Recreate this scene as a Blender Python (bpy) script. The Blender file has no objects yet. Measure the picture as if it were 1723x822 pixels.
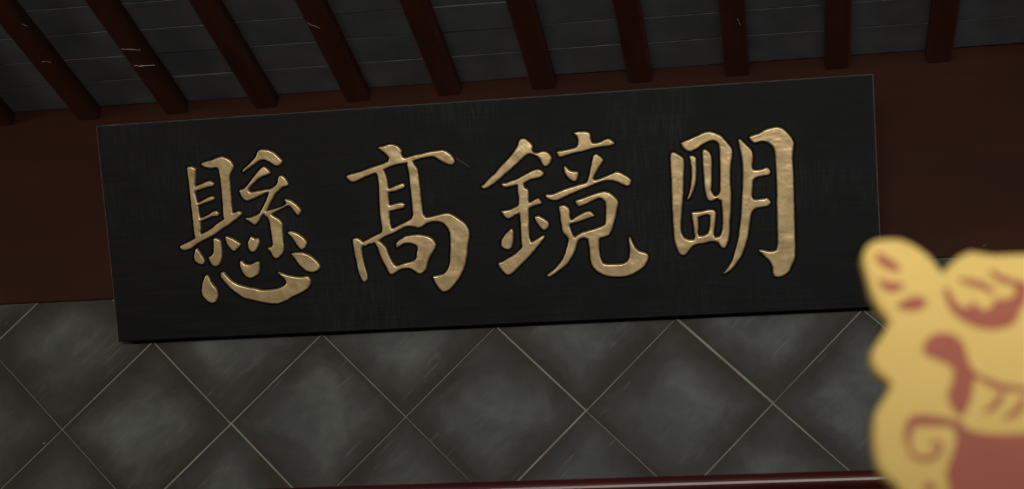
import bpy, bmesh, math, random
import numpy as np
from mathutils import Vector, Matrix

random.seed(7)
C = bpy.context.scene.collection
S = bpy.context.scene
ZO = 2.78                       # height of the tile course that meets the plaque, above the floor
W, H = 1723.0, 822.0

# ------------------------------------------------------------------ camera
FPX = 2790.15
YAW, PITCH, ROLL = -0.16597, 0.35577, 0.00541
CAM = np.array([1.50057, -3.67090, -1.18087 + ZO])
_f = np.array([math.sin(YAW) * math.cos(PITCH), math.cos(YAW) * math.cos(PITCH), math.sin(PITCH)])
_r = np.cross(_f, [0, 0, 1.0]); _r /= np.linalg.norm(_r)
_u = np.cross(_r, _f)
RT = math.cos(ROLL) * _r + math.sin(ROLL) * _u
UP = -math.sin(ROLL) * _r + math.cos(ROLL) * _u
cam_d = bpy.data.cameras.new('camera')
cam = bpy.data.objects.new('camera', cam_d); C.objects.link(cam)
m = Matrix.Identity(4)
for i in range(3):
    m[i][0], m[i][1], m[i][2], m[i][3] = RT[i], UP[i], -_f[i], CAM[i]
cam.matrix_world = m
cam_d.sensor_fit = 'HORIZONTAL'; cam_d.sensor_width = 36.0
cam_d.lens = FPX / W * 36.0
cam_d.clip_start = 0.05
cam_d.dof.use_dof = True
cam_d.dof.focus_distance = 3.93
cam_d.dof.aperture_fstop = 1.75
S.camera = cam

# ------------------------------------------------------------------ world, lights, exposure
wd = bpy.data.worlds.new('world'); S.world = wd; wd.use_nodes = True
bg = wd.node_tree.nodes['Background']
bg.inputs[0].default_value = (0.80, 0.86, 1.0, 1); bg.inputs[1].default_value = 0.045

def area(name, loc, target, sx, sy, power, col):
    l = bpy.data.lights.new(name, 'AREA'); l.shape = 'RECTANGLE'
    l.size, l.size_y, l.energy, l.color = sx, sy, power, col
    o = bpy.data.objects.new(name, l); C.objects.link(o)
    o.location = loc
    d = Vector(target) - Vector(loc)
    o.rotation_euler = d.to_track_quat('-Z', 'Y').to_euler()
    return o
# wide gridded key lamp behind and just above the camera, two side lamps low under the roof
key = area('key_lamp', (1.2, -4.7, 2.45), (1.25, 0, 2.86), 3.4, 0.5, 17, (1.0, 0.95, 0.86))
key.data.spread = math.radians(42)
area('side_lamp', (-2.3, -1.7, 3.02), (0.5, 0, 3.0), 0.7, 0.5, 27, (1.0, 0.88, 0.68))
area('cool_side_lamp', (4.9, -1.9, 3.02), (0.9, 0, 3.0), 0.8, 1.0, 42, (0.82, 0.95, 1.0))  # unseen cool lamp, added for highlights on the right edges of the strokes

vs = S.view_settings
vs.view_transform = 'Standard'; vs.look = 'None'; vs.gamma = 1.0; vs.use_curve_mapping = False
vs.exposure = -0.12

# ------------------------------------------------------------------ helpers
def ray(px, py):
    return (px - W / 2) / FPX * RT - (py - H / 2) / FPX * UP + _f
def on_plane(px, py, p0, n):
    d = ray(px, py); n = np.asarray(n); return CAM + d * (((np.asarray(p0) - CAM) @ n) / (d @ n))

def link(name, me, mat, parent=None, smooth=False):
    if mat is not None:
        for mm in (mat if isinstance(mat, (list, tuple)) else [mat]):
            me.materials.append(mm)
    if smooth:
        me.polygons.foreach_set('use_smooth', [True] * len(me.polygons))
    o = bpy.data.objects.new(name, me); C.objects.link(o)
    if parent: o.parent = parent
    return o
def mesh_py(name, v, f):
    me = bpy.data.meshes.new(name); me.from_pydata([tuple(map(float, q)) for q in v], [], f); me.update(); return me
def empty(name, loc, rot=None):
    o = bpy.data.objects.new(name, None); C.objects.link(o); o.empty_display_size = 0.1
    o.location = loc
    if rot is not None: o.rotation_euler = rot
    return o
def tag(o, label=None, cat=None, group=None, kind=None):
    if label: o['label'] = label
    if cat: o['category'] = cat
    if group: o['group'] = group
    if kind: o['kind'] = kind
    return o
def extrude_profile(prof, x0, x1, nx=1):
    """prof: list of (y, z) closed, swept along X"""
    n = len(prof); v = []; f = []
    for k in range(nx + 1):
        x = x0 + (x1 - x0) * k / nx
        v += [(x, y, z) for y, z in prof]
    for k in range(nx):
        for i in range(n):
            j = (i + 1) % n
            f.append((k * n + i, k * n + j, (k + 1) * n + j, (k + 1) * n + i))
    f.append(tuple(range(n - 1, -1, -1))); f.append(tuple(nx * n + i for i in range(n)))
    return v, f
def recalc(me):
    bm = bmesh.new(); bm.from_mesh(me); bmesh.ops.recalc_face_normals(bm, faces=bm.faces); bm.to_mesh(me); bm.free(); return me
def box_mesh(name, x0, x1, y0, y1, z0, z1, bev=0.0, seg=2):
    bm = bmesh.new()
    bmesh.ops.create_cube(bm, size=1.0)
    for v in bm.verts:
        v.co = Vector(((x0 + x1) / 2 + v.co.x * (x1 - x0), (y0 + y1) / 2 + v.co.y * (y1 - y0), (z0 + z1) / 2 + v.co.z * (z1 - z0)))
    if bev: bmesh.ops.bevel(bm, geom=bm.edges[:], offset=bev, segments=seg, profile=0.6, affect='EDGES')
    me = bpy.data.meshes.new(name); bm.to_mesh(me); bm.free(); return me

# ------------------------------------------------------------------ materials
class NT:
    def __init__(s, name):
        s.m = bpy.data.materials.new(name); s.m.use_nodes = True
        s.t = s.m.node_tree; s.b = s.t.nodes['Principled BSDF']
    def n(s, typ, **kw):
        nd = s.t.nodes.new(typ)
        for k, v in kw.items(): setattr(nd, k, v)
        return nd
    def l(s, a, b): s.t.links.new(a, b)
    def coord(s, kind='Object', scale=(1, 1, 1), rnd=False):
        tc = s.n('ShaderNodeTexCoord'); mp = s.n('ShaderNodeMapping')
        mp.inputs['Scale'].default_value = scale
        s.l(tc.outputs[kind], mp.inputs[0])
        if rnd:
            oi = s.n('ShaderNodeObjectInfo'); mu = s.n('ShaderNodeMath', operation='MULTIPLY'); mu.inputs[1].default_value = 37.0
            s.l(oi.outputs['Random'], mu.inputs[0]); s.l(mu.outputs[0], mp.inputs['Location'])
        return mp.outputs[0]
    def noise(s, vec, scale, detail=4, rough=0.55, dist=0.0):
        nd = s.n('ShaderNodeTexNoise'); nd.inputs['Scale'].default_value = scale; nd.inputs['Detail'].default_value = detail
        nd.inputs['Roughness'].default_value = rough; nd.inputs['Distortion'].default_value = dist
        s.l(vec, nd.inputs['Vector']); return nd.outputs['Fac']
    def ramp(s, fac, stops, interp='LINEAR'):
        r = s.n('ShaderNodeValToRGB'); r.color_ramp.interpolation = interp
        e = r.color_ramp.elements
        while len(e) < len(stops): e.new(0.5)
        for q, (p, c) in zip(e, stops):
            q.position = p; q.color = (c if len(c) == 4 else (*c, 1)) if isinstance(c, tuple) else (c, c, c, 1)
        s.l(fac, r.inputs[0]); return r.outputs[0]
    def mix(s, fac, a, b, typ='MIX'):
        nd = s.n('ShaderNodeMix', data_type='RGBA', blend_type=typ)
        for sock, val in ((nd.inputs[0], fac), (nd.inputs[6], a), (nd.inputs[7], b)):
            if isinstance(val, (int, float)): sock.default_value = val
            elif isinstance(val, tuple): sock.default_value = (*val, 1)
            else: s.l(val, sock)
        return nd.outputs[2]
    def math(s, op, a, b=None):
        nd = s.n('ShaderNodeMath', operation=op)
        for i, val in enumerate((a, b)):
            if val is None: continue
            if isinstance(val, (int, float)): nd.inputs[i].default_value = val
            else: s.l(val, nd.inputs[i])
        return nd.outputs[0]
    def col(s, v):
        if isinstance(v, tuple): s.b.inputs['Base Color'].default_value = (*v, 1)
        else: s.l(v, s.b.inputs['Base Color'])
        return s
    def rough(s, v):
        if isinstance(v, (int, float)): s.b.inputs['Roughness'].default_value = v
        else: s.l(v, s.b.inputs['Roughness'])
        return s
    def bump(s, h, strength=0.3, dist=0.002):
        b = s.n('ShaderNodeBump'); b.inputs['Strength'].default_value = strength; b.inputs['Distance'].default_value = dist
        s.l(h, b.inputs['Height']); s.l(b.outputs[0], s.b.inputs['Normal']); return s

def mat_gold():
    t = NT('gold_leaf'); v = t.coord()
    n1 = t.noise(v, 28, 5, 0.6); n2 = t.noise(v, 420, 3, 0.6)
    c = t.ramp(n1, [(0.30, (0.37, 0.262, 0.128)), (0.52, (0.48, 0.35, 0.18)), (0.75, (0.60, 0.45, 0.25))])
    t.col(c); t.b.inputs['Metallic'].default_value = 0.7
    t.rough(t.ramp(n2, [(0.3, 0.30), (0.7, 0.42)]))
    h = t.math('ADD', t.math('MULTIPLY', n2, 0.4), t.noise(v, 90, 3))
    t.bump(h, 0.12, 0.0008)
    return t.m
def mat_plaque():
    t = NT('black_lacquer_wood'); v = t.coord()
    g = t.coord(scale=(2.2, 34, 34)); g2 = t.coord(scale=(6, 160, 160)); sc = t.coord(scale=(70, 5, 5))
    grain = t.noise(g, 3.0, 6, 0.6, 0.4); fine = t.noise(g2, 3.0, 3)
    c = t.ramp(grain, [(0.30, (0.0016, 0.0018, 0.0022)), (0.58, (0.0036, 0.0038, 0.0044)), (0.80, (0.0090, 0.0088, 0.0092))])
    # scuffed, dusty patches with upright brush marks
    pat = t.ramp(t.noise(v, 2.6, 4, 0.6), [(0.46, 0.0), (0.70, 1.0)])
    br = t.ramp(t.noise(sc, 3.0, 4), [(0.42, 0.0), (0.80, 1.0)])
    c = t.mix(t.math('MULTIPLY', t.math('MULTIPLY', pat, br), 0.8), c, (0.024, 0.0255, 0.028))
    # dust specks
    vo = t.n('ShaderNodeTexVoronoi'); vo.inputs['Scale'].default_value = 30; t.l(v, vo.inputs['Vector'])
    sp = t.math('LESS_THAN', vo.outputs['Distance'], 0.028)
    keep = t.math('GREATER_THAN', t.noise(v, 9, 2), 0.56)
    c = t.mix(t.math('MULTIPLY', t.math('MULTIPLY', sp, keep), 0.5), c, (0.10, 0.095, 0.09))
    t.col(c)
    t.rough(t.ramp(grain, [(0.3, 0.55), (0.7, 0.70)]))
    t.b.inputs['Specular IOR Level'].default_value = 0.10
    t.bump(t.math('ADD', grain, t.math('MULTIPLY', fine, 0.35)), 0.35, 0.0015)
    return t.m
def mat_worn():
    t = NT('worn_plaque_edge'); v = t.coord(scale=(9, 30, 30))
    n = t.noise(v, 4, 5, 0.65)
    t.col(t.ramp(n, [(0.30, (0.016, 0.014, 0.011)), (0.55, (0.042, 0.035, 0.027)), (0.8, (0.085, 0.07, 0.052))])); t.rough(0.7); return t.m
def mat_tile():
    t = NT('smoked_grey_tile'); v = t.coord(); vr = t.coord(rnd=True)
    vs_ = t.coord(scale=(1, 5, 5), rnd=True); vs2 = t.coord(scale=(6, 1.2, 3), rnd=True)
    sx = t.n('ShaderNodeSeparateXYZ'); t.l(v, sx.inputs[0])
    ax = t.math('ABSOLUTE', sx.outputs[0]); ay = t.math('ABSOLUTE', sx.outputs[1])
    # soot and oil rubbed along the joints of every tile
    e1 = t.math('SUBTRACT', 0.1479, ax); e2 = t.math('SUBTRACT', 0.1479, ay)
    sm = t.n('ShaderNodeMath', operation='SMOOTH_MIN'); sm.inputs[2].default_value = 0.05
    t.l(e1, sm.inputs[0]); t.l(e2, sm.inputs[1])
    n1 = t.noise(vr, 8, 5, 0.6, 0.6)
    ed = t.math('ADD', sm.outputs[0], t.math('MULTIPLY', t.math('SUBTRACT', n1, 0.5), 0.13))
    em = t.ramp(ed, [(0.002, 1.0), (0.030, 0.72), (0.085, 0.0)], 'EASE')
    cl = t.noise(vr, 6.0, 6, 0.62, 0.3)
    base = t.ramp(cl, [(0.28, (0.024, 0.0252, 0.0237)), (0.48, (0.040, 0.0425, 0.040)), (0.70, (0.070, 0.074, 0.071))])
    st = t.ramp(t.noise(vs_, 9, 5, 0.6, 0.5), [(0.55, 0.0), (0.80, 1.0)])
    base = t.mix(t.math('MULTIPLY', st, 0.35), base, (0.092, 0.094, 0.088))
    s2 = t.ramp(t.noise(vs2, 14, 5, 0.7, 0.2), [(0.60, 0.0), (0.74, 1.0)])
    base = t.mix(t.math('MULTIPLY', s2, 0.22), base, (0.11, 0.11, 0.102))
    c = t.mix(t.math('MULTIPLY', em, 0.93), base, (0.0165, 0.0138, 0.0112))
    # fine trowel scratches in loose patches, small pale chips
    sc = t.coord(scale=(2.2, 46, 46), rnd=True)
    scr = t.ramp(t.noise(sc, 3.2, 3, 0.5, 0.5), [(0.60, 0.0), (0.70, 1.0)])
    pt = t.ramp(t.noise(vr, 9, 3), [(0.55, 0.0), (0.66, 1.0)])
    c = t.mix(t.math('MULTIPLY', t.math('MULTIPLY', scr, pt), 0.30), c, (0.15, 0.15, 0.14))
    vo = t.n('ShaderNodeTexVoronoi'); vo.inputs['Scale'].default_value = 12; t.l(vr, vo.inputs['Vector'])
    chip = t.math('MULTIPLY', t.math('LESS_THAN', vo.outputs['Distance'], 0.030), t.math('GREATER_THAN', t.noise(vr, 5, 2), 0.55))
    c = t.mix(t.math('MULTIPLY', chip, 0.6), c, (0.20, 0.19, 0.17))
    t.col(c)
    t.rough(t.ramp(cl, [(0.3, 0.50), (0.7, 0.68)]))
    t.b.inputs['Specular IOR Level'].default_value = 0.12
    t.bump(t.math('ADD', t.noise(vr, 40, 5), t.math('MULTIPLY', cl, 2.0)), 0.25, 0.0012)
    return t.m
def mat_simple(name, stops, scale, rough, bump=0.2, vec=(1, 1, 1), spec=0.4, rnd=False, detail=5, bs=None):
    t = NT(name); v = t.coord(scale=vec, rnd=rnd); n = t.noise(v, scale, detail, 0.6)
    t.col(t.ramp(n, stops)); t.rough(rough); t.b.inputs['Specular IOR Level'].default_value = spec
    if bump: t.bump(t.noise(v, bs or scale * 4, 4), bump, 0.0015)
    return t.m
GOLD, BLACK, WORN, TILE = mat_gold(), mat_plaque(), mat_worn(), mat_tile()
GROUT = mat_simple('pale_grout', [(0.3, (0.085, 0.077, 0.063)), (0.7, (0.17, 0.155, 0.13))], 9, 0.85, 0.3)
MORTAR = mat_simple('lime_mortar', [(0.35, (0.045, 0.045, 0.045)), (0.65, (0.24, 0.24, 0.235))], 7, 0.9, 0.3)
BRICK = mat_simple('blue_grey_brick', [(0.25, (0.044, 0.046, 0.051)), (0.5, (0.062, 0.064, 0.069)), (0.8, (0.085, 0.087, 0.092))], 9, 0.75, 0.3, rnd=True)
BEAM = mat_simple('red_brown_painted_board', [(0.25, (0.016, 0.0042, 0.0018)), (0.55, (0.0215, 0.0057, 0.0024)), (0.85, (0.029, 0.008, 0.0034))], 2.2, 0.65, 0.2, vec=(1, 4, 4), spec=0.08, bs=26)
RAFT = mat_simple('red_brown_painted_rafter', [(0.25, (0.024, 0.0062, 0.0036)), (0.55, (0.037, 0.0100, 0.0055)), (0.85, (0.052, 0.0155, 0.008))], 5, 0.55, 0.25, vec=(4, 0.8, 4), spec=0.2, rnd=True)
RAIL = mat_simple('dark_red_lacquer', [(0.3, (0.028, 0.0035, 0.0035)), (0.7, (0.045, 0.006, 0.006))], 4, 0.34, 0.0, spec=0.4)
YELLOW = mat_simple('yellow_paint', [(0.3, (0.76, 0.52, 0.14)), (0.7, (0.82, 0.565, 0.16))], 5, 0.6, 0.1)
RED = mat_simple('brick_red_paint', [(0.3, (0.385, 0.098, 0.058)), (0.7, (0.43, 0.112, 0.067))], 6, 0.6, 0.1)
STONE = mat_simple('floor_stone', [(0.3, (0.05, 0.05, 0.047)), (0.7, (0.10, 0.098, 0.09))], 2.5, 0.7, 0.3)
POLE = mat_simple('red_pole_paint', [(0.3, (0.16, 0.025, 0.015)), (0.7, (0.22, 0.04, 0.025))], 6, 0.45, 0.1, vec=(1, 1, .3))
WEB = mat_simple('dusty_lime', [(0.3, (0.15, 0.145, 0.13)), (0.7, (0.32, 0.305, 0.28))], 40, 0.9, 0.0)

# ------------------------------------------------------------------ setting
XL, XR = -2.0, 3.9
fl = link('floor', box_mesh('floor', -5, 7, -10, 0.3, -0.1, 0.0), STONE); tag(fl, 'dark grey stone floor of the hall', kind='structure')

wall = link('wall_back', box_mesh('wall_back', XL, XR, 0.0012, 0.16, 0.0, ZO + 0.75), GROUT)
tag(wall, 'back wall faced with square grey tiles set on their corners', kind='structure')

BEAM_Z0, BEAM_Z1, RAIL_Z = 0.1135, 0.70, -0.3725
D = 0.424; HS = 0.1482
def clip(poly, nx, nz, c):          # keep nx*x + nz*z <= c
    out = []
    for i in range(len(poly)):
        a, b = poly[i - 1], poly[i]
        da, db = nx * a[0] + nz * a[1] - c, nx * b[0] + nz * b[1] - c
        if (da <= 0) != (db <= 0):
            t = da / (da - db); out.append((a[0] + (b[0] - a[0]) * t, a[1] + (b[1] - a[1]) * t))
        if db <= 0: out.append(b)
    return out
def tile_mesh(poly, ch=0.0010, th=0.010):
    cx = sum(p[0] for p in poly) / len(poly); cy = sum(p[1] for p in poly) / len(poly)
    n = len(poly); v = []
    for k, z in ((0, -th), (0, -ch), (1, 0)):
        for x, y in poly:
            d = math.hypot(x - cx, y - cy); s = 1 - (ch * 1.4 / max(d, .01) if k else 0)
            v.append((cx + (x - cx) * s, cy + (y - cy) * s, z))
    f = [tuple(2 * n + i for i in range(n))]
    for r in (0, 1):
        for i in range(n):
            j = (i + 1) % n; f.append((r * n + i, r * n + j, (r + 1) * n + j, (r + 1) * n + i))
    return recalc(mesh_py('tile', v, f))
full = tile_mesh([(-HS, -HS), (HS, -HS), (HS, HS), (-HS, HS)]); full.materials.append(TILE)
c45 = math.cos(math.pi / 4)
k0, k1 = int(XL / D) - 2, int(XR / D) + 2
for row in (0.5, 0.0, -0.5, -1.0):
    for k in range(k0, k1 + 1):
        cx = (k + (0.5 if row in (0.0, -1.0) else 0.0)) * D; cz = row * D
        if cx - D / 2 > XR or cx + D / 2 < XL: continue
        jx, jz, jr = random.uniform(-.0012, .0012), random.uniform(-.0012, .0012), random.uniform(-.004, .004)
        a = math.pi / 4 + jr
        ca, sa = math.cos(a), math.sin(a)
        poly = [(-HS, -HS), (HS, -HS), (HS, HS), (-HS, HS)]
        wpts = [(cx + jx + x * ca - y * sa, cz + jz + x * sa + y * ca) for x, y in poly]
        cut = clip(clip(clip(clip(wpts, 0, 1, BEAM_Z0 - .0005), 0, -1, -(RAIL_Z - 0.004)), 1, 0, XR), -1, 0, -XL)
        if len(cut) < 3: continue
        whole = len(cut) == 4 and all(abs(p[0] - q[0]) + abs(p[1] - q[1]) < 1e-6 for p, q in zip(sorted(cut), sorted(wpts)))
        if whole: o = bpy.data.objects.new('tile', full); C.objects.link(o); o.parent = wall
        else:
            loc = [((x - cx - jx) * ca + (z - cz - jz) * sa, -(x - cx - jx) * sa + (z - cz - jz) * ca) for x, z in cut]
            o = link('tile', tile_mesh(loc), TILE, wall)
        o.rotation_euler = (math.pi / 2, 0, 0)
        o.rotation_euler = (Matrix.Rotation(math.pi / 2, 3, 'X') @ Matrix.Rotation(a, 3, 'Z')).to_euler()
        o.location = (cx + jx, random.uniform(-.0008, .0004), cz + jz + ZO)

# red-brown board between the tiles and the roof
b = 0.003; yf, yb = -0.006, 0.0011
prof = [(yb, BEAM_Z0 + ZO), (yf + b, BEAM_Z0 + ZO), (yf + b * .3, BEAM_Z0 + b * .3 + ZO), (yf, BEAM_Z0 + b + ZO), (yf, BEAM_Z1 + ZO), (yb, BEAM_Z1 + ZO)]
beam = link('trim_1', recalc(mesh_py('trim_1', *extrude_profile(prof, XL, XR))), BEAM)
tag(beam, 'red-brown painted board above the tiles', kind='structure')
q = on_plane(1658, 411, (0, yf, ZO), (0, 1, 0))
bm = bmesh.new(); bmesh.ops.create_icosphere(bm, subdivisions=2, radius=1.0)
for v in bm.verts: v.co = Vector((v.co.x * .0085 * (1 + .3 * v.co.z), v.co.y * .0016, v.co.z * .0042 + v.co.x * .005))
me = bpy.data.meshes.new('paint_flake'); bm.to_mesh(me); bm.free()
fk = link('paint_flake', me, RAFT, beam); fk.location = (q[0], yf - .0006, q[2])

# lacquered rail under the tiles, with a plain panel below it
pr = [(0.0011, RAIL_Z), (-0.002, RAIL_Z)]
for i in range(13):
    a = math.pi / 2 - math.pi * i / 12
    pr.append((-0.004 - 0.020 * math.cos(a), RAIL_Z - 0.020 + 0.020 * math.sin(a)))
pr += [(-0.008, RAIL_Z - .041), (-0.008, RAIL_Z - .046)]
for i in range(9):
    a = math.pi / 2 - math.pi * i / 8
    pr.append((-0.010 - 0.010 * math.cos(a), RAIL_Z - 0.056 + 0.010 * math.sin(a)))
pr += [(-0.008, RAIL_Z - .067), (-0.008, RAIL_Z - .22), (0.0011, RAIL_Z - .22)]
rail = link('trim_2', recalc(mesh_py('trim_2', *extrude_profile([(y, z + ZO) for y, z in pr], XL, XR))), RAIL)
for p in rail.data.polygons: p.use_smooth = len(p.vertices) == 4 and p.area < 0.03
tag(rail, 'dark red lacquered rail under the tiles', kind='structure')
pan = link('trim_3', box_mesh('trim_3', XL, XR, -0.006, 0.0011, 0.0, RAIL_Z - .2202 + ZO, .001), BEAM)
tag(pan, 'plain red-brown panel below the rail', kind='structure')

# roof: grey bricks laid across rafters
SL = 0.0777; TZ = 0.637 + ZO
sl, cl_ = math.sin(SL), math.cos(SL)
DEPTH = 1.36
ceil_ = link('ceiling', None or mesh_py('ceiling', *extrude_profile(
    [(0.16, TZ + .0035), (-DEPTH, TZ + .0035 + DEPTH * math.tan(SL)), (-DEPTH, TZ + .06 + DEPTH * math.tan(SL)), (0.16, TZ + .06)], XL, XR)), MORTAR)
recalc(ceil_.data); tag(ceil_, 'sloping underside of a tiled roof with bricks over rafters', kind='structure')
RP, R0 = 0.2369, 0.0173
Rot = Matrix.Rotation(-SL, 4, 'X')
def at_ceiling(x, s, dz=0.0):       # s = distance up the slope from the wall
    return Vector((x, -s * cl_ + dz * sl, TZ + s * sl + dz * cl_))
bw, bl = 0.1105 - 0.0024, RP - 0.004
br_me = box_mesh('brick', -bl / 2, bl / 2, -bw / 2, bw / 2, 0.0, 0.012, 0.0012, 1); br_me.materials.append(BRICK)
br_me0 = box_mesh('brick', -bl / 2, bl / 2, -.054, .067, 0.0, 0.012, 0.0012, 1); br_me0.materials.append(BRICK)
kk = list(range(-9, 18))
for k in kk[:-1]:
    xc = R0 + (k + .5) * RP
    if xc - RP / 2 < XL or xc + RP / 2 > XR: continue
    jit = random.uniform(-.003, .003)
    for r in range(15):
        s = 0.0775 + r * 0.1105 + jit
        if s + bw / 2 > DEPTH: continue
        o = bpy.data.objects.new('brick', br_me0 if r == 0 else br_me); C.objects.link(o); o.parent = ceil_
        o.location = at_ceiling(xc, s, random.uniform(-.0012, .0008))
        o.rotation_euler = (-SL + random.uniform(-.006, .006), random.uniform(-.004, .004), random.uniform(-.006, .006))
# rafters, half-round underneath
rp = []
hw, hh = 0.0295, 0.034
hb_ = 0.005
rp = [(-hw, -0.0016), (-hw, -hh + hb_), (-hw + hb_ * .3, -hh + hb_ * .3), (-hw + hb_, -hh), (hw - hb_, -hh), (hw - hb_ * .3, -hh + hb_ * .3), (hw, -hh + hb_), (hw, -0.0016)]
def rafter_mesh():
    n = len(rp); v = []; f = []
    L = DEPTH - .02; N = 12
    for j in range(N + 1):
        s = 0.0068 + (L - 0.0068) * j / N
        v += [(x, -s, z) for x, z in rp]
    for j in range(N):
        for i in range(n):
            i2 = (i + 1) % n; f.append((j * n + i, j * n + i2, (j + 1) * n + i2, (j + 1) * n + i))
    f.append(tuple(range(n))); f.append(tuple(N * n + i for i in range(n - 1, -1, -1)))
    me = recalc(mesh_py('rafter', v, f)); me.materials.append(RAFT)
    return me
raf = rafter_mesh()
for k in kk:
    x = R0 + k * RP
    if x < XL + .02 or x > XR - .02: continue
    o = bpy.data.objects.new('rafter', raf); C.objects.link(o); o.parent = ceil_
    o.location = at_ceiling(x + random.uniform(-.0025, .0025), 0)
    o.rotation_euler = (-SL, 0, random.uniform(-.004, .004))
# lime smears and old cobweb threads on the rafters
def thread(pts, rad):
    v, f = [], []
    for i, p in enumerate(pts):
        for a in range(5):
            an = a * 2 * math.pi / 5; rr = rad * random.uniform(.5, 1.4)
            v.append((p[0], p[1] + rr * math.cos(an), p[2] + rr * math.sin(an)))
        if i:
            for a in range(5):
                a2 = (a + 1) % 5; f.append(((i - 1) * 5 + a, (i - 1) * 5 + a2, i * 5 + a2, i * 5 + a))
    f.append((0, 1, 2, 3, 4)); f.append(tuple((len(pts) - 1) * 5 + i for i in (4, 3, 2, 1, 0)))
    return recalc(mesh_py('lime_smear', v, f))
nrm = np.array([0, sl, cl_])
for (pa, pb, rad) in (((225, 111), (260, 109), .0013), ((204, 82.5), (236, 84), .0007), ((70, 104), (85, 104), .0006), ((518, 40), (538, 47), .0007), ((36, 40), (48, 44), .0006), ((1240, 30), (1246, 42), .0008)):
    base = at_ceiling(0, 0, -hh - .0005)
    A = on_plane(*pa, base, nrm); B = on_plane(*pb, base, nrm)
    pts = [A + (B - A) * t + np.array([0, random.uniform(-.0035, .0035), 0]) for t in np.linspace(0, 1, 9)]
    link('lime_smear', thread(pts, rad), WEB, ceil_)

# ------------------------------------------------------------------ the plaque
TILT = math.radians(28.0)
PW, PH, PT = 1.815, 0.5238, 0.028
pup = np.array([0, -math.sin(TILT), math.cos(TILT)])
pno = np.array([0, -math.cos(TILT), -math.sin(TILT)])          # towards the room
P0 = np.array([-0.0745, -0.0305, 0.0]); P0[2] = on_plane(195.4, 579.2, (0, -0.0305, 0), (0, 1, 0))[2]
P0 = P0 + pup * 0.0062          # lower edge of the face
plaque = empty('name_plaque', P0)
mw = Matrix(((1, 0, 0), (0, pup[1], pno[1]), (0, pup[2], pno[2]))).to_4x4()
plaque.rotation_euler = mw.to_euler()
tag(plaque, 'black wooden plaque with four carved gold Chinese characters hung leaning out from the wall', 'plaque')
def px2uv(px, py):
    q = on_plane(px, py, P0, pno) - P0
    return (q[0], float(q @ pup))

# --- gold strokes, read off as outlines; every list is (origin x, origin y) + points in 1/5.871 px
K = 5.871
O = dict(a=(290, 240), b=(410, 240), c=(290, 380), d=(410, 380), e=(570, 230), f=(670, 230), g=(570, 360), h=(670, 360),
         i=(800, 215), j=(920, 215), k=(830, 340), l=(960, 340), m=(1110, 205), n=(1220, 205), o=(1110, 335), p=(1220, 335))
def P(txt):
    """'a 12,34 56,78 c 1,2' -> polygon in plaque coordinates"""
    out = []; org = None
    for w in txt.split():
        if ',' in w:
            x, y = w.split(','); out.append(px2uv(org[0] + float(x) / K, org[1] + float(y) / K))
        else: org = O[w]
    # one round of corner cutting
    r = []
    for q in range(len(out)):
        a, b_ = np.array(out[q]), np.array(out[(q + 1) % len(out)])
        r += [a * .82 + b_ * .18, a * .18 + b_ * .82]
    return np.array(r)

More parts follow.
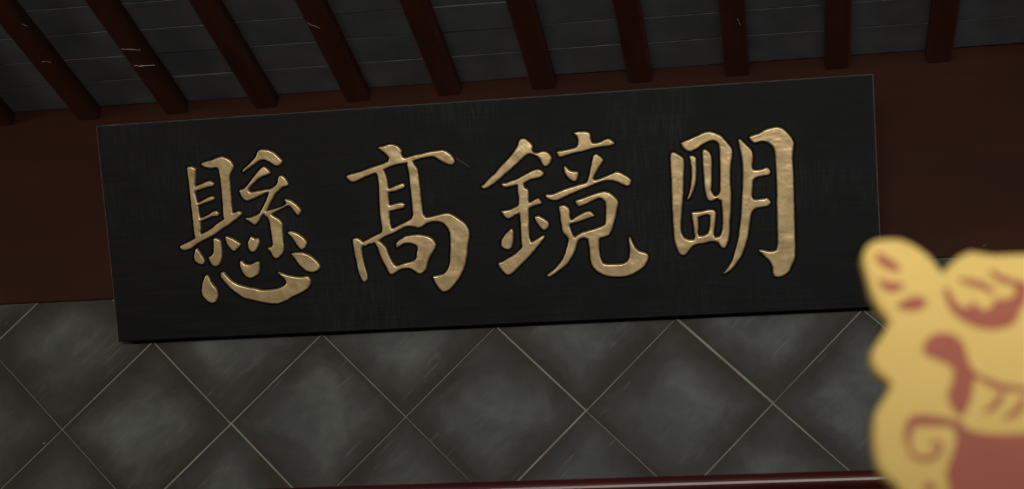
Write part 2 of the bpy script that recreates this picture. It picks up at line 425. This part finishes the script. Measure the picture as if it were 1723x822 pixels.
CH1 = [
 # eye frame with its ticks and the long rising stroke
 ["a 145,240 185,232 235,255 230,300 225,420 228,470 225,500 240,560 250,600 265,690 275,750 278,822 c 285,20 275,60 290,95 255,120 225,120 215,60 a 205,780 190,640 180,560 165,400 150,300",
  "a 205,437 250,425 300,400 360,375 400,385 415,410 400,430 340,440 270,465 205,485",
  "a 220,592 255,595 310,565 375,530 405,530 420,550 400,570 330,590 270,615 220,628",
  "a 245,748 290,745 350,715 410,675 440,670 462,695 455,725 400,725 330,755 280,775 245,780",
  "a 285,205 310,190 380,175 430,150 490,135 540,150 580,180 605,225 600,260 575,300 565,350 575,450 582,560 590,660 598,705 570,740 530,760 505,745 500,640 490,500 478,400 468,320 455,255 430,245 380,255 330,245 295,230",
  "c 75,205 90,190 150,165 215,130 265,95 300,75 360,45 415,5 a 440,800 500,765 530,740 575,700 620,690 660,672 688,690 680,715 650,740 590,785 545,820 c 500,25 440,70 360,115 300,145 240,180 190,222 130,242 85,230"],
 ["b -15,280 0,260 60,205 125,135 135,95 145,75 185,65 235,70 290,90 340,130 385,180 375,205 345,230 310,228 270,200 220,172 180,170 140,185 90,225 40,260 0,290"],
 ["b 200,232 240,260 272,302 200,328 150,352 100,400 60,440 48,468 70,490 130,478 200,466 250,458 255,485 220,495 160,525 100,550 40,575 10,565 -15,540 -40,490 -44,468 -10,462 5,455 60,390 120,310 160,260",
  "b 350,325 385,325 420,360 440,405 435,425 385,435 350,470 310,505 290,550 270,580 240,640 215,690 180,720 160,760 125,805 105,812 60,780 12,745 60,742 120,720 165,690 190,640 215,590 240,530 250,490 235,462 280,450 315,425 335,395 340,360",
  "b 215,680 300,655 370,635 410,615 425,600 395,560 420,555 470,570 520,605 560,650 570,680 545,718 520,705 490,665 460,625 430,620 380,650 320,680 280,705 235,715",
  "b 200,680 260,695 310,730 360,760 380,790 d 383,0 385,60 392,150 400,225 385,275 345,315 315,322 290,300 270,255 232,215 265,212 290,195 280,120 270,50 262,0 b 255,780 240,740 205,715"],
 ["c 237,212 265,245 300,300 322,350 305,380 265,375 225,350 212,310 220,270"],
 ["c 400,122 440,120 475,140 485,190 492,260 490,320 470,380 430,402 390,385 365,330 358,305 385,298 408,270 410,200"],
 ["c 525,100 555,105 610,130 665,165 675,190 650,215 620,248 590,240 550,190 530,150"],
 ["d 70,98 90,110 110,128 145,118 155,150 150,190 130,230 100,262 65,250 42,210 45,160"],
 ["d 428,62 465,50 520,65 570,95 610,130 625,165 610,215 570,235 545,210 510,160 470,105"],
 ["c 335,480 355,490 380,550 425,600 445,640 452,700 430,750 395,762 345,740 300,690 287,640 300,560 320,505"],
 ["d -37,345 -14,345 10,375 60,385 100,365 135,350 155,352 158,420 150,470 110,505 60,515 20,495 -15,450 -33,400"],
 ["c 475,465 510,450 545,500 600,550 670,585 750,605 820,615 d 170,632 250,632 320,622 385,600 420,570 418,545 400,515 360,482 332,455 360,460 420,480 500,500 570,505 620,495 645,500 662,530 660,580 630,620 560,665 480,700 420,740 340,768 260,765 150,745 60,725 0,710 c 680,690 620,650 560,600 510,540 480,500"],
 ["d 468,272 520,262 590,265 660,290 710,330 750,380 755,410 730,440 680,460 620,445 560,395 520,340 490,300"],
]
CH2 = [
 ["e 385,110 410,95 450,90 490,72 540,75 590,95 625,140 615,170 635,205 660,210 705,195 f 160,180 220,170 320,145 400,135 440,128 490,150 530,185 548,215 560,245 540,275 500,275 450,255 400,225 360,200 320,195 240,210 160,235 60,262 e 600,268 530,285 450,320 400,345 330,370 250,400 170,440 130,450 95,425 70,388 120,370 200,350 280,320 360,290 440,265 485,245 500,215 480,185 440,150",
  "e 360,335 440,320 465,380 480,440 490,510 490,600 500,690 500,800 g 505,60 515,130 540,150 520,190 440,215 425,190 430,140 418,80 408,0 e 405,700 400,600 398,500 388,410 375,370",
  "e 475,508 510,508 560,485 620,460 648,465 650,500 620,515 560,535 475,552",
  "e 485,675 520,675 570,655 630,648 655,670 645,700 590,715 520,730 485,738",
  "f 85,262 135,235 160,275 190,310 200,380 212,480 225,600 235,700 242,760 270,790 240,840 130,840 150,780 140,700 128,560 115,450 105,350",
  "g 232,278 270,260 340,220 420,185 440,160 520,150 560,130 640,90 705,55 h 140,40 150,0 240,10 275,35 340,25 410,5 460,-8 500,-10 530,5 600,45 660,90 695,150 705,200 690,290 680,400 665,490 640,560 600,640 550,700 490,760 450,770 410,740 370,680 335,612 390,608 450,590 490,550 510,490 515,400 518,280 510,180 490,130 450,90 400,72 330,75 280,90 240,125 200,138 150,122 100,118 60,130 g 600,155 540,190 470,215 410,250 385,268 340,290 300,295 270,315 230,312",
  "g 140,245 180,235 215,250 245,285 235,315 225,350 235,430 255,510 270,560 285,600 285,640 262,672 235,662 210,610 190,550 180,490 160,400 148,330 140,280",
  "g 355,250 400,265 440,300 465,330 490,395 520,460 550,500 575,515 640,490 h 60,487 120,473 165,455 182,430 182,400 192,350 190,318 165,298 120,285 60,290 g 610,312 575,335 565,295 590,260 640,235 h 60,222 130,208 190,203 250,208 310,225 350,255 372,300 368,335 340,375 310,430 290,480 275,550 225,592 195,585 150,550 110,535 60,535 g 600,550 560,578 520,600 495,575 470,520 430,450 400,380 385,330 360,290"],
]
CH3 = [
 ["k 645,45 690,28 730,45 755,72 752,150 765,185 752,230 765,280 785,325 800,345 l 75,380 60,420 40,490 5,555 k 730,612 680,652 630,690 580,725 545,742 530,720 570,690 620,650 660,600 690,560 715,500 735,420 745,365 715,325 685,295 670,200 660,120",
  "k 740,180 790,172 l 40,155 100,120 160,90 200,90 232,125 238,140 195,150 130,175 60,198 10,210 k 740,218",
  "j 280,720 340,700 420,670 500,645 560,630 610,635 650,660 690,700 705,730 700,780 l 465,20 455,90 440,160 420,230 400,290 380,325 330,345 290,355 280,380 280,450 290,530 310,590 345,612 430,612 510,610 555,590 580,560 585,520 590,480 578,400 575,345 590,345 610,400 640,450 680,485 730,495 765,515 770,560 740,620 690,665 620,710 540,735 450,740 340,725 270,690 215,630 195,560 190,480 180,400 170,362 130,350 95,358 65,385 10,350 35,350 90,310 160,285 250,260 320,235 345,215 350,150 352,60 345,0 j 578,730 550,700 510,690 460,715 410,740 350,770 310,775 290,745"],
 ["i 255,550 300,545 370,520 440,490 520,445 580,415 620,408 660,425 678,455 650,485 600,500 540,510 480,545 420,560 360,575 300,590 270,580",
  "i 415,545 470,530 480,588 520,608 525,670 522,715 530,760 k 348,80 350,160 352,270 356,350 372,395 340,440 285,450 280,400 275,300 270,200 262,120 245,60 i 430,760 428,690 418,620",
  "k 75,88 130,82 180,70 240,40 270,5 i 480,735 530,742 570,718 622,688 658,745 620,760 570,772 525,795 k 330,75 260,110 215,125 180,152 145,165 115,145 92,112",
  "k 52,598 90,590 150,550 220,510 275,460 300,420 350,370 372,395 410,380 460,345 505,325 500,360 460,410 420,460 370,520 320,570 270,620 220,670 170,715 140,720 100,690 70,650 52,620"],
 ["i 55,575 80,565 120,515 190,455 250,380 310,320 360,265 400,205 425,170 428,130 450,105 490,108 540,145 565,180 560,225 575,242 610,250 650,235 690,232 735,260 752,300 740,345 710,378 680,382 660,355 640,310 610,280 575,265 540,255 510,260 470,295 420,345 360,400 300,450 240,505 180,555 120,590 80,605"],
 ["k 180,258 195,280 198,340 195,400 180,450 150,470 100,455 75,425 85,370 120,315 150,285"],
 ["k 408,140 450,135 500,160 540,190 552,220 535,260 500,278 465,250 430,200 410,165"],
 ["j 262,48 310,38 370,36 415,45 432,75 430,110 445,145 480,152 530,140 580,110 620,105 655,135 670,155 640,175 580,182 510,190 430,210 350,235 270,250 200,270 130,295 112,275 95,235 150,225 230,210 280,195 305,175 312,130 300,85"],
 ["j 165,385 185,378 210,410 250,430 312,432 308,470 290,525 260,530 215,495 180,450"],
 ["j 460,270 490,258 530,285 560,320 540,350 510,400 480,450 455,500 470,520 520,505 590,475 650,450 690,430 730,445 770,465 822,500 835,520 825,560 800,580 750,560 700,535 640,520 580,520 500,545 430,575 360,600 290,630 210,665 140,700 80,718 40,712 0,690 -18,660 30,658 80,650 150,615 230,590 320,560 390,545 410,510 425,450 440,370 455,300"],
]
CH4 = [
 ["m 208,205 260,185 330,155 400,125 450,100 490,95 550,110 610,140 650,185 690,230 718,290 712,360 700,430 695,520 697,620 705,700 705,800 o 705,60 697,160 690,250 690,330 680,400 660,460 635,488 605,470 580,430 590,370 615,330 625,250 625,150 615,60 608,0 m 600,690 598,640 600,540 598,420 595,300 585,215 545,185 500,185 455,205 410,235 350,275 300,295 255,278 225,245",
  "m 105,370 110,305 140,298 190,325 238,360 240,440 235,560 232,680 225,822 o 222,60 215,150 208,250 210,330 240,380 290,402 330,400 380,390 500,375 560,378 600,365 615,430 580,430 540,415 480,420 440,435 380,440 330,460 300,490 260,545 220,555 190,530 160,460 145,390 140,300 130,180 125,60 122,0 m 118,600 110,450",
  "o 312,128 345,126 375,180 380,220 382,280 375,335 390,362 360,420 340,410 352,370 345,330 330,230 320,170",
  "o 312,128 380,125 440,115 480,103 530,103 545,112 500,168 480,150 450,155 400,165 360,190 330,170",
  "o 530,103 555,125 550,190 545,260 528,340 560,400 480,400 475,340 495,290 500,220 500,165",
  "o 370,352 390,362 430,362 475,340 530,345 550,410 360,420",
  "m 422,280 450,268 490,300 510,350 515,420 512,520 512,620 505,680 545,738 580,718 603,680 640,740 600,775 570,755 540,772 500,785 470,765 445,660 438,560 430,450 425,330"],
 ["m 290,335 340,335 358,360 362,470 358,560 345,640 320,710 290,760 270,770 290,720 308,640 315,560 318,470 305,390"],
 ["n 130,180 150,165 180,200 230,245 265,285 275,340 270,400 265,460 290,480 360,470 410,450 435,460 448,500 430,525 360,535 300,550 275,575 270,650 262,740 290,770 360,760 420,750 440,775 452,800 p 430,65 360,80 300,90 265,120 250,180 240,250 230,350 205,440 180,520 150,580 100,650 50,705 0,735 -20,738 40,660 80,590 105,500 130,400 148,280 160,150 165,50 n 175,650 178,500 172,380 155,300 140,230"],
 ["n 232,150 280,130 340,115 390,80 450,60 520,50 570,65 620,110 660,165 680,210 670,280 665,360 672,480 678,600 680,760 p 685,60 685,200 690,350 692,500 690,590 660,650 630,720 580,755 530,770 485,762 472,720 475,670 440,610 390,560 325,500 370,500 430,515 480,515 510,500 520,450 518,300 515,150 512,0 n 515,700 508,550 500,400 495,320 480,250 430,205 380,190 330,200 290,210 260,190"],
]

STEP = 0.00105; PXM = 0.00141
rng = np.random.RandomState(5)
_nz = rng.rand(64, 64)
def vnoise(X, Y, s):
    x = X / s; y = Y / s; xi = np.floor(x).astype(int); yi = np.floor(y).astype(int)
    fx = x - xi; fy = y - yi; fx = fx * fx * (3 - 2 * fx); fy = fy * fy * (3 - 2 * fy)
    g = lambda a, b_: _nz[a % 64, b_ % 64]
    return (g(xi, yi) * (1 - fx) + g(xi + 1, yi) * fx) * (1 - fy) + (g(xi, yi + 1) * (1 - fx) + g(xi + 1, yi + 1) * fx) * fy - .5
def sdf_poly(poly, X, Y):
    d2 = np.full(X.shape, 1e9, np.float64); ins = np.zeros(X.shape, bool)
    n = len(poly)
    for q in range(n):
        ax, ay = poly[q]; bx, by = poly[(q + 1) % n]
        ex, ey = bx - ax, by - ay; L = ex * ex + ey * ey + 1e-16
        t = np.clip(((X - ax) * ex + (Y - ay) * ey) / L, 0, 1)
        dx = X - ax - t * ex; dy = Y - ay - t * ey
        np.minimum(d2, dx * dx + dy * dy, out=d2)
        c = (ay > Y) != (by > Y)
        if abs(by - ay) > 1e-12: ins ^= c & (X < ex * (Y - ay) / (by - ay) + ax)
    d = np.sqrt(d2); return np.where(ins, -d, d)
def field(polys, gx, gy):
    """union of outlines on the grid, then true distance to its edge"""
    F = np.full((len(gy), len(gx)), 1.0)
    for po in polys:
        x0, y0 = po.min(0) - .008; x1, y1 = po.max(0) + .008
        i0, i1 = np.searchsorted(gx, [x0, x1]); j0, j1 = np.searchsorted(gy, [y0, y1])
        X, Y = np.meshgrid(gx[i0:i1], gy[j0:j1])
        F[j0:j1, i0:i1] = np.minimum(F[j0:j1, i0:i1], sdf_poly(po, X, Y))
    X, Y = np.meshgrid(gx, gy)
    F = F + (vnoise(X, Y, .0032) * 1.0 + vnoise(X + 3, Y, .0085) * .8) * .00075
    F = F - .0007
    # edge points
    pts = []
    for ax in (0, 1):
        A = F[:, :-1] if ax else F[:-1, :]; B = F[:, 1:] if ax else F[1:, :]
        jj, ii = np.nonzero((A < 0) != (B < 0)); t = A[jj, ii] / (A[jj, ii] - B[jj, ii])
        pts.append(np.stack([gx[ii] + (t * STEP if ax else 0), gy[jj] + (0 if ax else t * STEP)], 1))
    pts = np.concatenate(pts).astype(np.float32)
    near = np.nonzero(F < .006)
    q = np.stack([gx[near[1]], gy[near[0]]], 1).astype(np.float32)
    dd = np.empty(len(q), np.float32)
    for s in range(0, len(q), 4000):
        c = q[s:s + 4000]
        dd[s:s + 4000] = np.sqrt(((c[:, None, :] - pts[None]) ** 2).sum(2).min(1))
    G = np.full(F.shape, .02); G[near] = np.where(F[near] < 0, -dd, dd)
    return F, G
def clip_mesh(F, gx, gy, Zf, name):
    """faces of the grid where F < 0, cut along F = 0; height Zf at grid points"""
    verts, faces, idx = [], [], {}
    def gv(j, i):
        k = (j, i)
        if k not in idx: idx[k] = len(verts); verts.append((gx[i], gy[j], Zf[j, i]))
        return idx[k]
    def ev(j, i, j2, i2):
        k = (min((j, i), (j2, i2)), max((j, i), (j2, i2)))
        if k not in idx:
            (a, b_), (c, d_) = k
            t = F[a, b_] / (F[a, b_] - F[c, d_]); t = min(max(t, .02), .98)
            idx[k] = len(verts)
            verts.append((gx[b_] + (gx[d_] - gx[b_]) * t, gy[a] + (gy[c] - gy[a]) * t, EDGE_Z))
        return idx[k]
    ins = F < 0
    any_ = ins[:-1, :-1] | ins[1:, :-1] | ins[:-1, 1:] | ins[1:, 1:]
    for j, i in zip(*np.nonzero(any_)):
        cs = ((j, i), (j, i + 1), (j + 1, i + 1), (j + 1, i)); poly = []
        for q in range(4):
            a, b_ = cs[q], cs[(q + 1) % 4]
            if ins[a]: poly.append(gv(*a))
            if ins[a] != ins[b_]: poly.append(ev(*a, *b_))
        if len(poly) >= 3: faces.append(tuple(poly))
    return mesh_py(name, verts, faces)
GROOVE = 0.0030; GD = 0.0050; EDGE_Z = -GD
rows_v, rows_f = [], []
def quad(x0, y0, x1, y1, z=0.0):
    n = len(rows_v); rows_v.extend([(x0, y0, z), (x1, y0, z), (x1, y1, z), (x0, y1, z)]); rows_f.append((n, n + 1, n + 2, n + 3))
boxes = []
for comps in (CH1, CH2, CH3, CH4):
    cp = [[P(t) for t in c] for c in comps]
    allp = np.concatenate([q for c in cp for q in c])
    lo, hi = allp.min(0) - .009, allp.max(0) + .009
    nx, ny = int((hi[0] - lo[0]) / STEP) + 1, int((hi[1] - lo[1]) / STEP) + 1
    gx = lo[0] + np.arange(nx) * STEP; gy = lo[1] + np.arange(ny) * STEP
    X, Y = np.meshgrid(gx, gy)
    GA = np.full((ny, nx), .02); root = None
    for ci, polys in enumerate(cp):
        F, G = field(polys, gx, gy)
        GA = np.minimum(GA, G)
        w = 0.0038
        t = np.clip(-G / w, 0, 1)
        Zf = -GD + (GD + .0032) * np.sqrt(np.clip(1 - (1 - t) ** 2.2, 0, 1)) + vnoise(X, Y, .006) * .00022 * t + vnoise(X, Y, .02) * .0007 * t
        me = clip_mesh(F, gx, gy, Zf, 'character' if ci == 0 else 'stroke')
        o = link('character' if ci == 0 else 'stroke', me, GOLD, plaque if ci == 0 else root, smooth=True)
        if ci == 0: root = o
    if comps is CH2:        # loose thread of gilding beside the lid stroke
        A, B = np.array(px2uv(768, 266)), np.array(px2uv(790, 280))
        tp = [(*(A + (B - A) * t_), .0012 + .002 * math.sin(3 * t_)) for t_ in np.linspace(0, 1, 7)]
        tv, tf = [], []
        for i_, p_ in enumerate(tp):
            for a_ in range(4): tv.append((p_[0], p_[1] + .0006 * math.cos(a_ * 1.5708), p_[2] + .0006 * math.sin(a_ * 1.5708)))
            if i_:
                for a_ in range(4): tf.append(((i_ - 1) * 4 + a_, (i_ - 1) * 4 + (a_ + 1) % 4, i_ * 4 + (a_ + 1) % 4, i_ * 4 + a_))
        link('gilding_thread', mesh_py('gilding_thread', tv, tf), GOLD, root)
    # carved bed round the strokes, cut into the face of the board
    Zg = np.where(GA > GROOVE, 0.0, -GD * np.clip((GROOVE - GA) / .0016, 0, 1))
    flat = (Zg[:-1, :-1] == 0) & (Zg[1:, :-1] == 0) & (Zg[:-1, 1:] == 0) & (Zg[1:, 1:] == 0)
    deep = (GA[:-1, :-1] < -.0035) & (GA[1:, 1:] < -.0035) & (GA[1:, :-1] < -.0035) & (GA[:-1, 1:] < -.0035)
    for j in range(ny - 1):
        i = 0
        while i < nx - 1:
            if flat[j, i]:
                k = i
                while k < nx - 1 and flat[j, k]: k += 1
                quad(gx[i], gy[j], gx[k], gy[j + 1]); i = k
            else:
                if not deep[j, i]:
                    n = len(rows_v)
                    rows_v.extend([(gx[i], gy[j], Zg[j, i]), (gx[i + 1], gy[j], Zg[j, i + 1]), (gx[i + 1], gy[j + 1], Zg[j + 1, i + 1]), (gx[i], gy[j + 1], Zg[j + 1, i])])
                    rows_f.append((n, n + 1, n + 2, n + 3))
                i += 1
    boxes.append((gx[0], gy[0], gx[-1], gy[-1]))
ch = 0.0022
ex0, ex1, ey0, ey1 = ch, PW - ch, ch, PH - ch
xs = ex0
for (x0, y0, x1, y1) in boxes:
    quad(xs, ey0, x0, ey1); quad(x0, ey0, x1, y0); quad(x0, y1, x1, ey1); xs = x1
quad(xs, ey0, ex1, ey1)
nf = len(rows_f); n = len(rows_v)
# chamfer, sides and back
rows_v += [(ex0, ey0, 0), (ex1, ey0, 0), (ex1, ey1, 0), (ex0, ey1, 0), (0, 0, -ch), (PW, 0, -ch), (PW, PH, -ch), (0, PH, -ch), (0, 0, -PT), (PW, 0, -PT), (PW, PH, -PT), (0, PH, -PT)]
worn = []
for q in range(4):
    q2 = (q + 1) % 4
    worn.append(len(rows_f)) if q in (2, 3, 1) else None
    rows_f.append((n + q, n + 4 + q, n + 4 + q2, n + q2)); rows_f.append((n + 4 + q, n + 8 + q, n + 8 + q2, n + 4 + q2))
rows_f.append((n + 11, n + 10, n + 9, n + 8))
bme = mesh_py('board', rows_v, rows_f)
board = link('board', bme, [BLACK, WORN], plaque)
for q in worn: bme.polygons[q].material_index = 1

# ------------------------------------------------------------------ the painted placard in front
dist = 2.0
fh = np.array([_f[0], _f[1], 0]); fh /= np.linalg.norm(fh)          # level viewing direction
rh = np.array([fh[1], -fh[0], 0])
q0 = CAM + ray(1650, 620) * dist
def sgn_uv(px, py):
    q = on_plane(px, py, q0, fh) - q0; return (float(q @ rh), float(q[2]))
AXU = sgn_uv(1800, 620)[0]
def Q(txt):
    out = []; org = None
    for w in txt.split():
        if ',' in w:
            x, y = map(float, w.split(','))
            if org == 'q': out.append(sgn_uv(1420 + x / 3.736, 380 + y / 3.736))
            else: out.append(sgn_uv(1420 + x / 3.703, 600 + y / 3.703))
        else: org = w
    return [(u - AXU, v) for u, v in out]
def spline(pts, closed=True, n=4):
    pts = [np.array(p) for p in pts]; N = len(pts); out = []
    for i in range(N if closed else N - 1):
        g = (lambda k: pts[k % N]) if closed else (lambda k: pts[min(max(k, 0), N - 1)])
        p0, p1, p2, p3 = g(i - 1), g(i), g(i + 1), g(i + 2)
        for k in range(n):
            t = k / n
            out.append(.5 * ((2 * p1) + (-p0 + p2) * t + (2 * p0 - 5 * p1 + 4 * p2 - p3) * t * t + (-p0 + 3 * p1 - 3 * p2 + p3) * t ** 3))
    if not closed: out.append(pts[-1])
    return [tuple(p) for p in out]
def slab(name, pts, y0, y1, ch=0.0):
    """outline (x, z) given thickness between y0 (front) and y1 (back)"""
    bm = bmesh.new()
    vs_ = [bm.verts.new((x, y1, z)) for x, z in pts]
    f = bm.faces.new(vs_)
    r = bmesh.ops.extrude_face_region(bm, geom=[f])
    nv = [e for e in r['geom'] if isinstance(e, bmesh.types.BMVert)]
    for v in nv: v.co.y = y0
    nf_ = [e for e in r['geom'] if isinstance(e, bmesh.types.BMFace)]
    bmesh.ops.recalc_face_normals(bm, faces=bm.faces)
    if ch:
        r2 = bmesh.ops.inset_region(bm, faces=nf_, thickness=ch, use_even_offset=True)
        for v in nf_[0].verts: v.co.y = y0 - ch
    bmesh.ops.triangulate(bm, faces=[q for q in bm.faces if len(q.verts) > 4])
    me = bpy.data.meshes.new(name); bm.to_mesh(me); bm.free(); return me
base = q0 + rh * AXU; zc = base[2]
sign = empty('placard', (base[0], base[1], 0.0), (0, 0, math.atan2(rh[1], rh[0])))
tag(sign, 'yellow and brick-red painted beast-head placard on a pole in front of the wall', 'placard')
left = Q("q 610,290 580,250 540,200 480,150 420,115 350,88 270,85 200,95 150,125 130,170 125,220 145,290 160,350 180,420 210,480 245,540 285,580 280,630 240,690 205,740 180,790 r 175,20 190,60 230,110 280,150 295,180 270,230 230,290 200,350 190,430 190,520 200,600 215,670 250,730 300,780 350,830")
top = Q("q 1132,178 1050,180 950,185 850,170 790,165 730,190 680,230 640,275")
u_in, v_in = left[-1]
left += [(u_in + .014, v_in - .03), (u_in + .016, v_in - .08), (u_in + .016, v_in - .50)]
half = spline(top + left, closed=False, n=4)
half = [(min(u, -.001), v) for u, v in half]
outline = half + [(-u, v) for u, v in reversed(half)]
hb = link('head_board', slab('head_board', [(u, v + zc) for u, v in outline], 0.0, 0.018, 0.003), YELLOW, sign)
def mark(name, pts, closed=True, n=4, mirror=True, flat=False):
    p = spline(pts, closed, n) if not flat else pts
    for s in ((1, -1) if mirror else (1,)):
        pp = [(s * u, v + zc) for u, v in p]
        link(name, slab(name, pp, -0.0042, -0.0028), RED, sign)
def ribbon(pts, w):
    w *= 1.12
    p = [np.array(a) for a in spline(pts, False, 5)]; L, R_ = [], []
    for i in range(len(p)):
        d = p[min(i + 1, len(p) - 1)] - p[max(i - 1, 0)]; d /= np.linalg.norm(d) + 1e-9
        ww = w * (0.35 + 0.65 * math.sin(math.pi * min(max(i / (len(p) - 1), .12), .88)))
        nn = np.array([-d[1], d[0]]) * ww; L.append(tuple(p[i] + nn)); R_.append(tuple(p[i] - nn))
    return L + R_[::-1]
def grow2(p, d=.0022):
    p = [np.array(a) for a in p]; n_ = len(p); o_ = []
    ar = sum(p[i][0] * p[(i + 1) % n_][1] - p[(i + 1) % n_][0] * p[i][1] for i in range(n_))
    for i in range(n_):
        t_ = p[(i + 1) % n_] - p[i - 1]; t_ = t_ / (np.linalg.norm(t_) + 1e-9)
        o_.append(tuple(p[i] + np.array([t_[1], -t_[0]]) * d * (1 if ar > 0 else -1)))
    return o_
def grow(p, d=.0034):
    c = np.mean(p, 0); return [tuple(np.array(a) + (np.array(a) - c) / np.linalg.norm(np.array(a) - c) * d) for a in p]
mark('ear_stripe', grow(Q("q 212,188 245,198 295,232 335,265 322,280 268,258 222,228")))
mark('ear_stripe', grow(Q("q 228,342 270,360 320,368 356,370 342,398 295,405 252,392")))
mark('ear_stripe', grow(Q("q 340,507 390,478 440,462 494,472 492,502 450,522 400,525")))
mark('eye', Q("q 625,400 640,470 672,540 740,598 830,640 920,656 1005,645 1070,612 1100,545 1140,480 1155,390 1125,355 1080,350 1060,375 1072,425 1040,455 990,465 945,465 925,508 885,532 845,515 802,475 788,508 755,515 718,500 685,460 655,400"))
mark('brow_line', ribbon(Q("q 720,340 800,360 880,385 940,425"), .0042), n=1, flat=True)
mark('brow_line', ribbon(Q("q 915,285 960,325 1020,348 1100,370"), .0042), n=1, flat=True)
mark('nose', grow2(Q("q 505,770 530,720 580,692 640,688 700,710 740,760 r 752,0 772,60 800,100 792,180 778,260 752,320 725,365 698,340 665,290 655,230 680,170 690,100 668,55 610,25 545,0 q 515,805")))
mark('mouth_line', ribbon(Q("r 790,105 880,150 950,185 1050,200 1180,205"), .0040), flat=True)
mark('tooth_line', ribbon(Q("r 985,225 950,290 870,350"), .0036), flat=True)
mark('tooth_line', ribbon(Q("r 1130,245 1080,335 1000,390"), .0036), flat=True)
mark('curl_line', ribbon(Q("r 730,425 650,412 560,402 480,398 425,410 402,455 393,530"), .0062), flat=True)
mark('curl_line', ribbon(Q("r 396,520 405,575 445,625 510,640 575,610 598,560 565,530 540,550"), .0030), flat=True)
mark('tassel_spot', Q("r 500,800 530,785 560,800 560,840 500,840"))
body_l = Q("r 655,830 640,760 636,720 660,640 690,560 692,480 672,430 720,430 800,465 900,482 1000,487 1130,480")
bl_ = spline(body_l, False, 4)
bl_ = [(bl_[0][0], bl_[0][1] - .45)] + bl_ + [(-.002, bl_[-1][1])]
pp = bl_ + [(-u, v) for u, v in reversed(bl_)]
link('panel_face', slab('panel_face', [(u, v + zc) for u, v in pp], -0.0042, -0.0028), RED, sign)
# carrying pole behind the board, standing in a cross foot
bm = bmesh.new(); bmesh.ops.create_cone(bm, cap_ends=True, segments=20, radius1=.019, radius2=.017, depth=zc + .05 - .06)
for v in bm.verts: v.co.z += (zc + .05 - .06) / 2 + .06; v.co.y += .0375
me = bpy.data.meshes.new('pole'); bm.to_mesh(me); bm.free(); link('pole', me, POLE, sign, True)
for ang in (0, math.pi / 2):
    o = link('foot_bar', box_mesh('foot_bar', -.26, .26, -.03, .03, 0, .03 if ang == 0 else .0605, .004), POLE, sign)
    if ang: o.data = box_mesh('foot_bar', -.26, .26, -.03, .03, .0302, .0602, .004); o.data.materials.append(POLE)
    o.location = (0, .0375, 0); o.rotation_euler = (0, 0, ang)
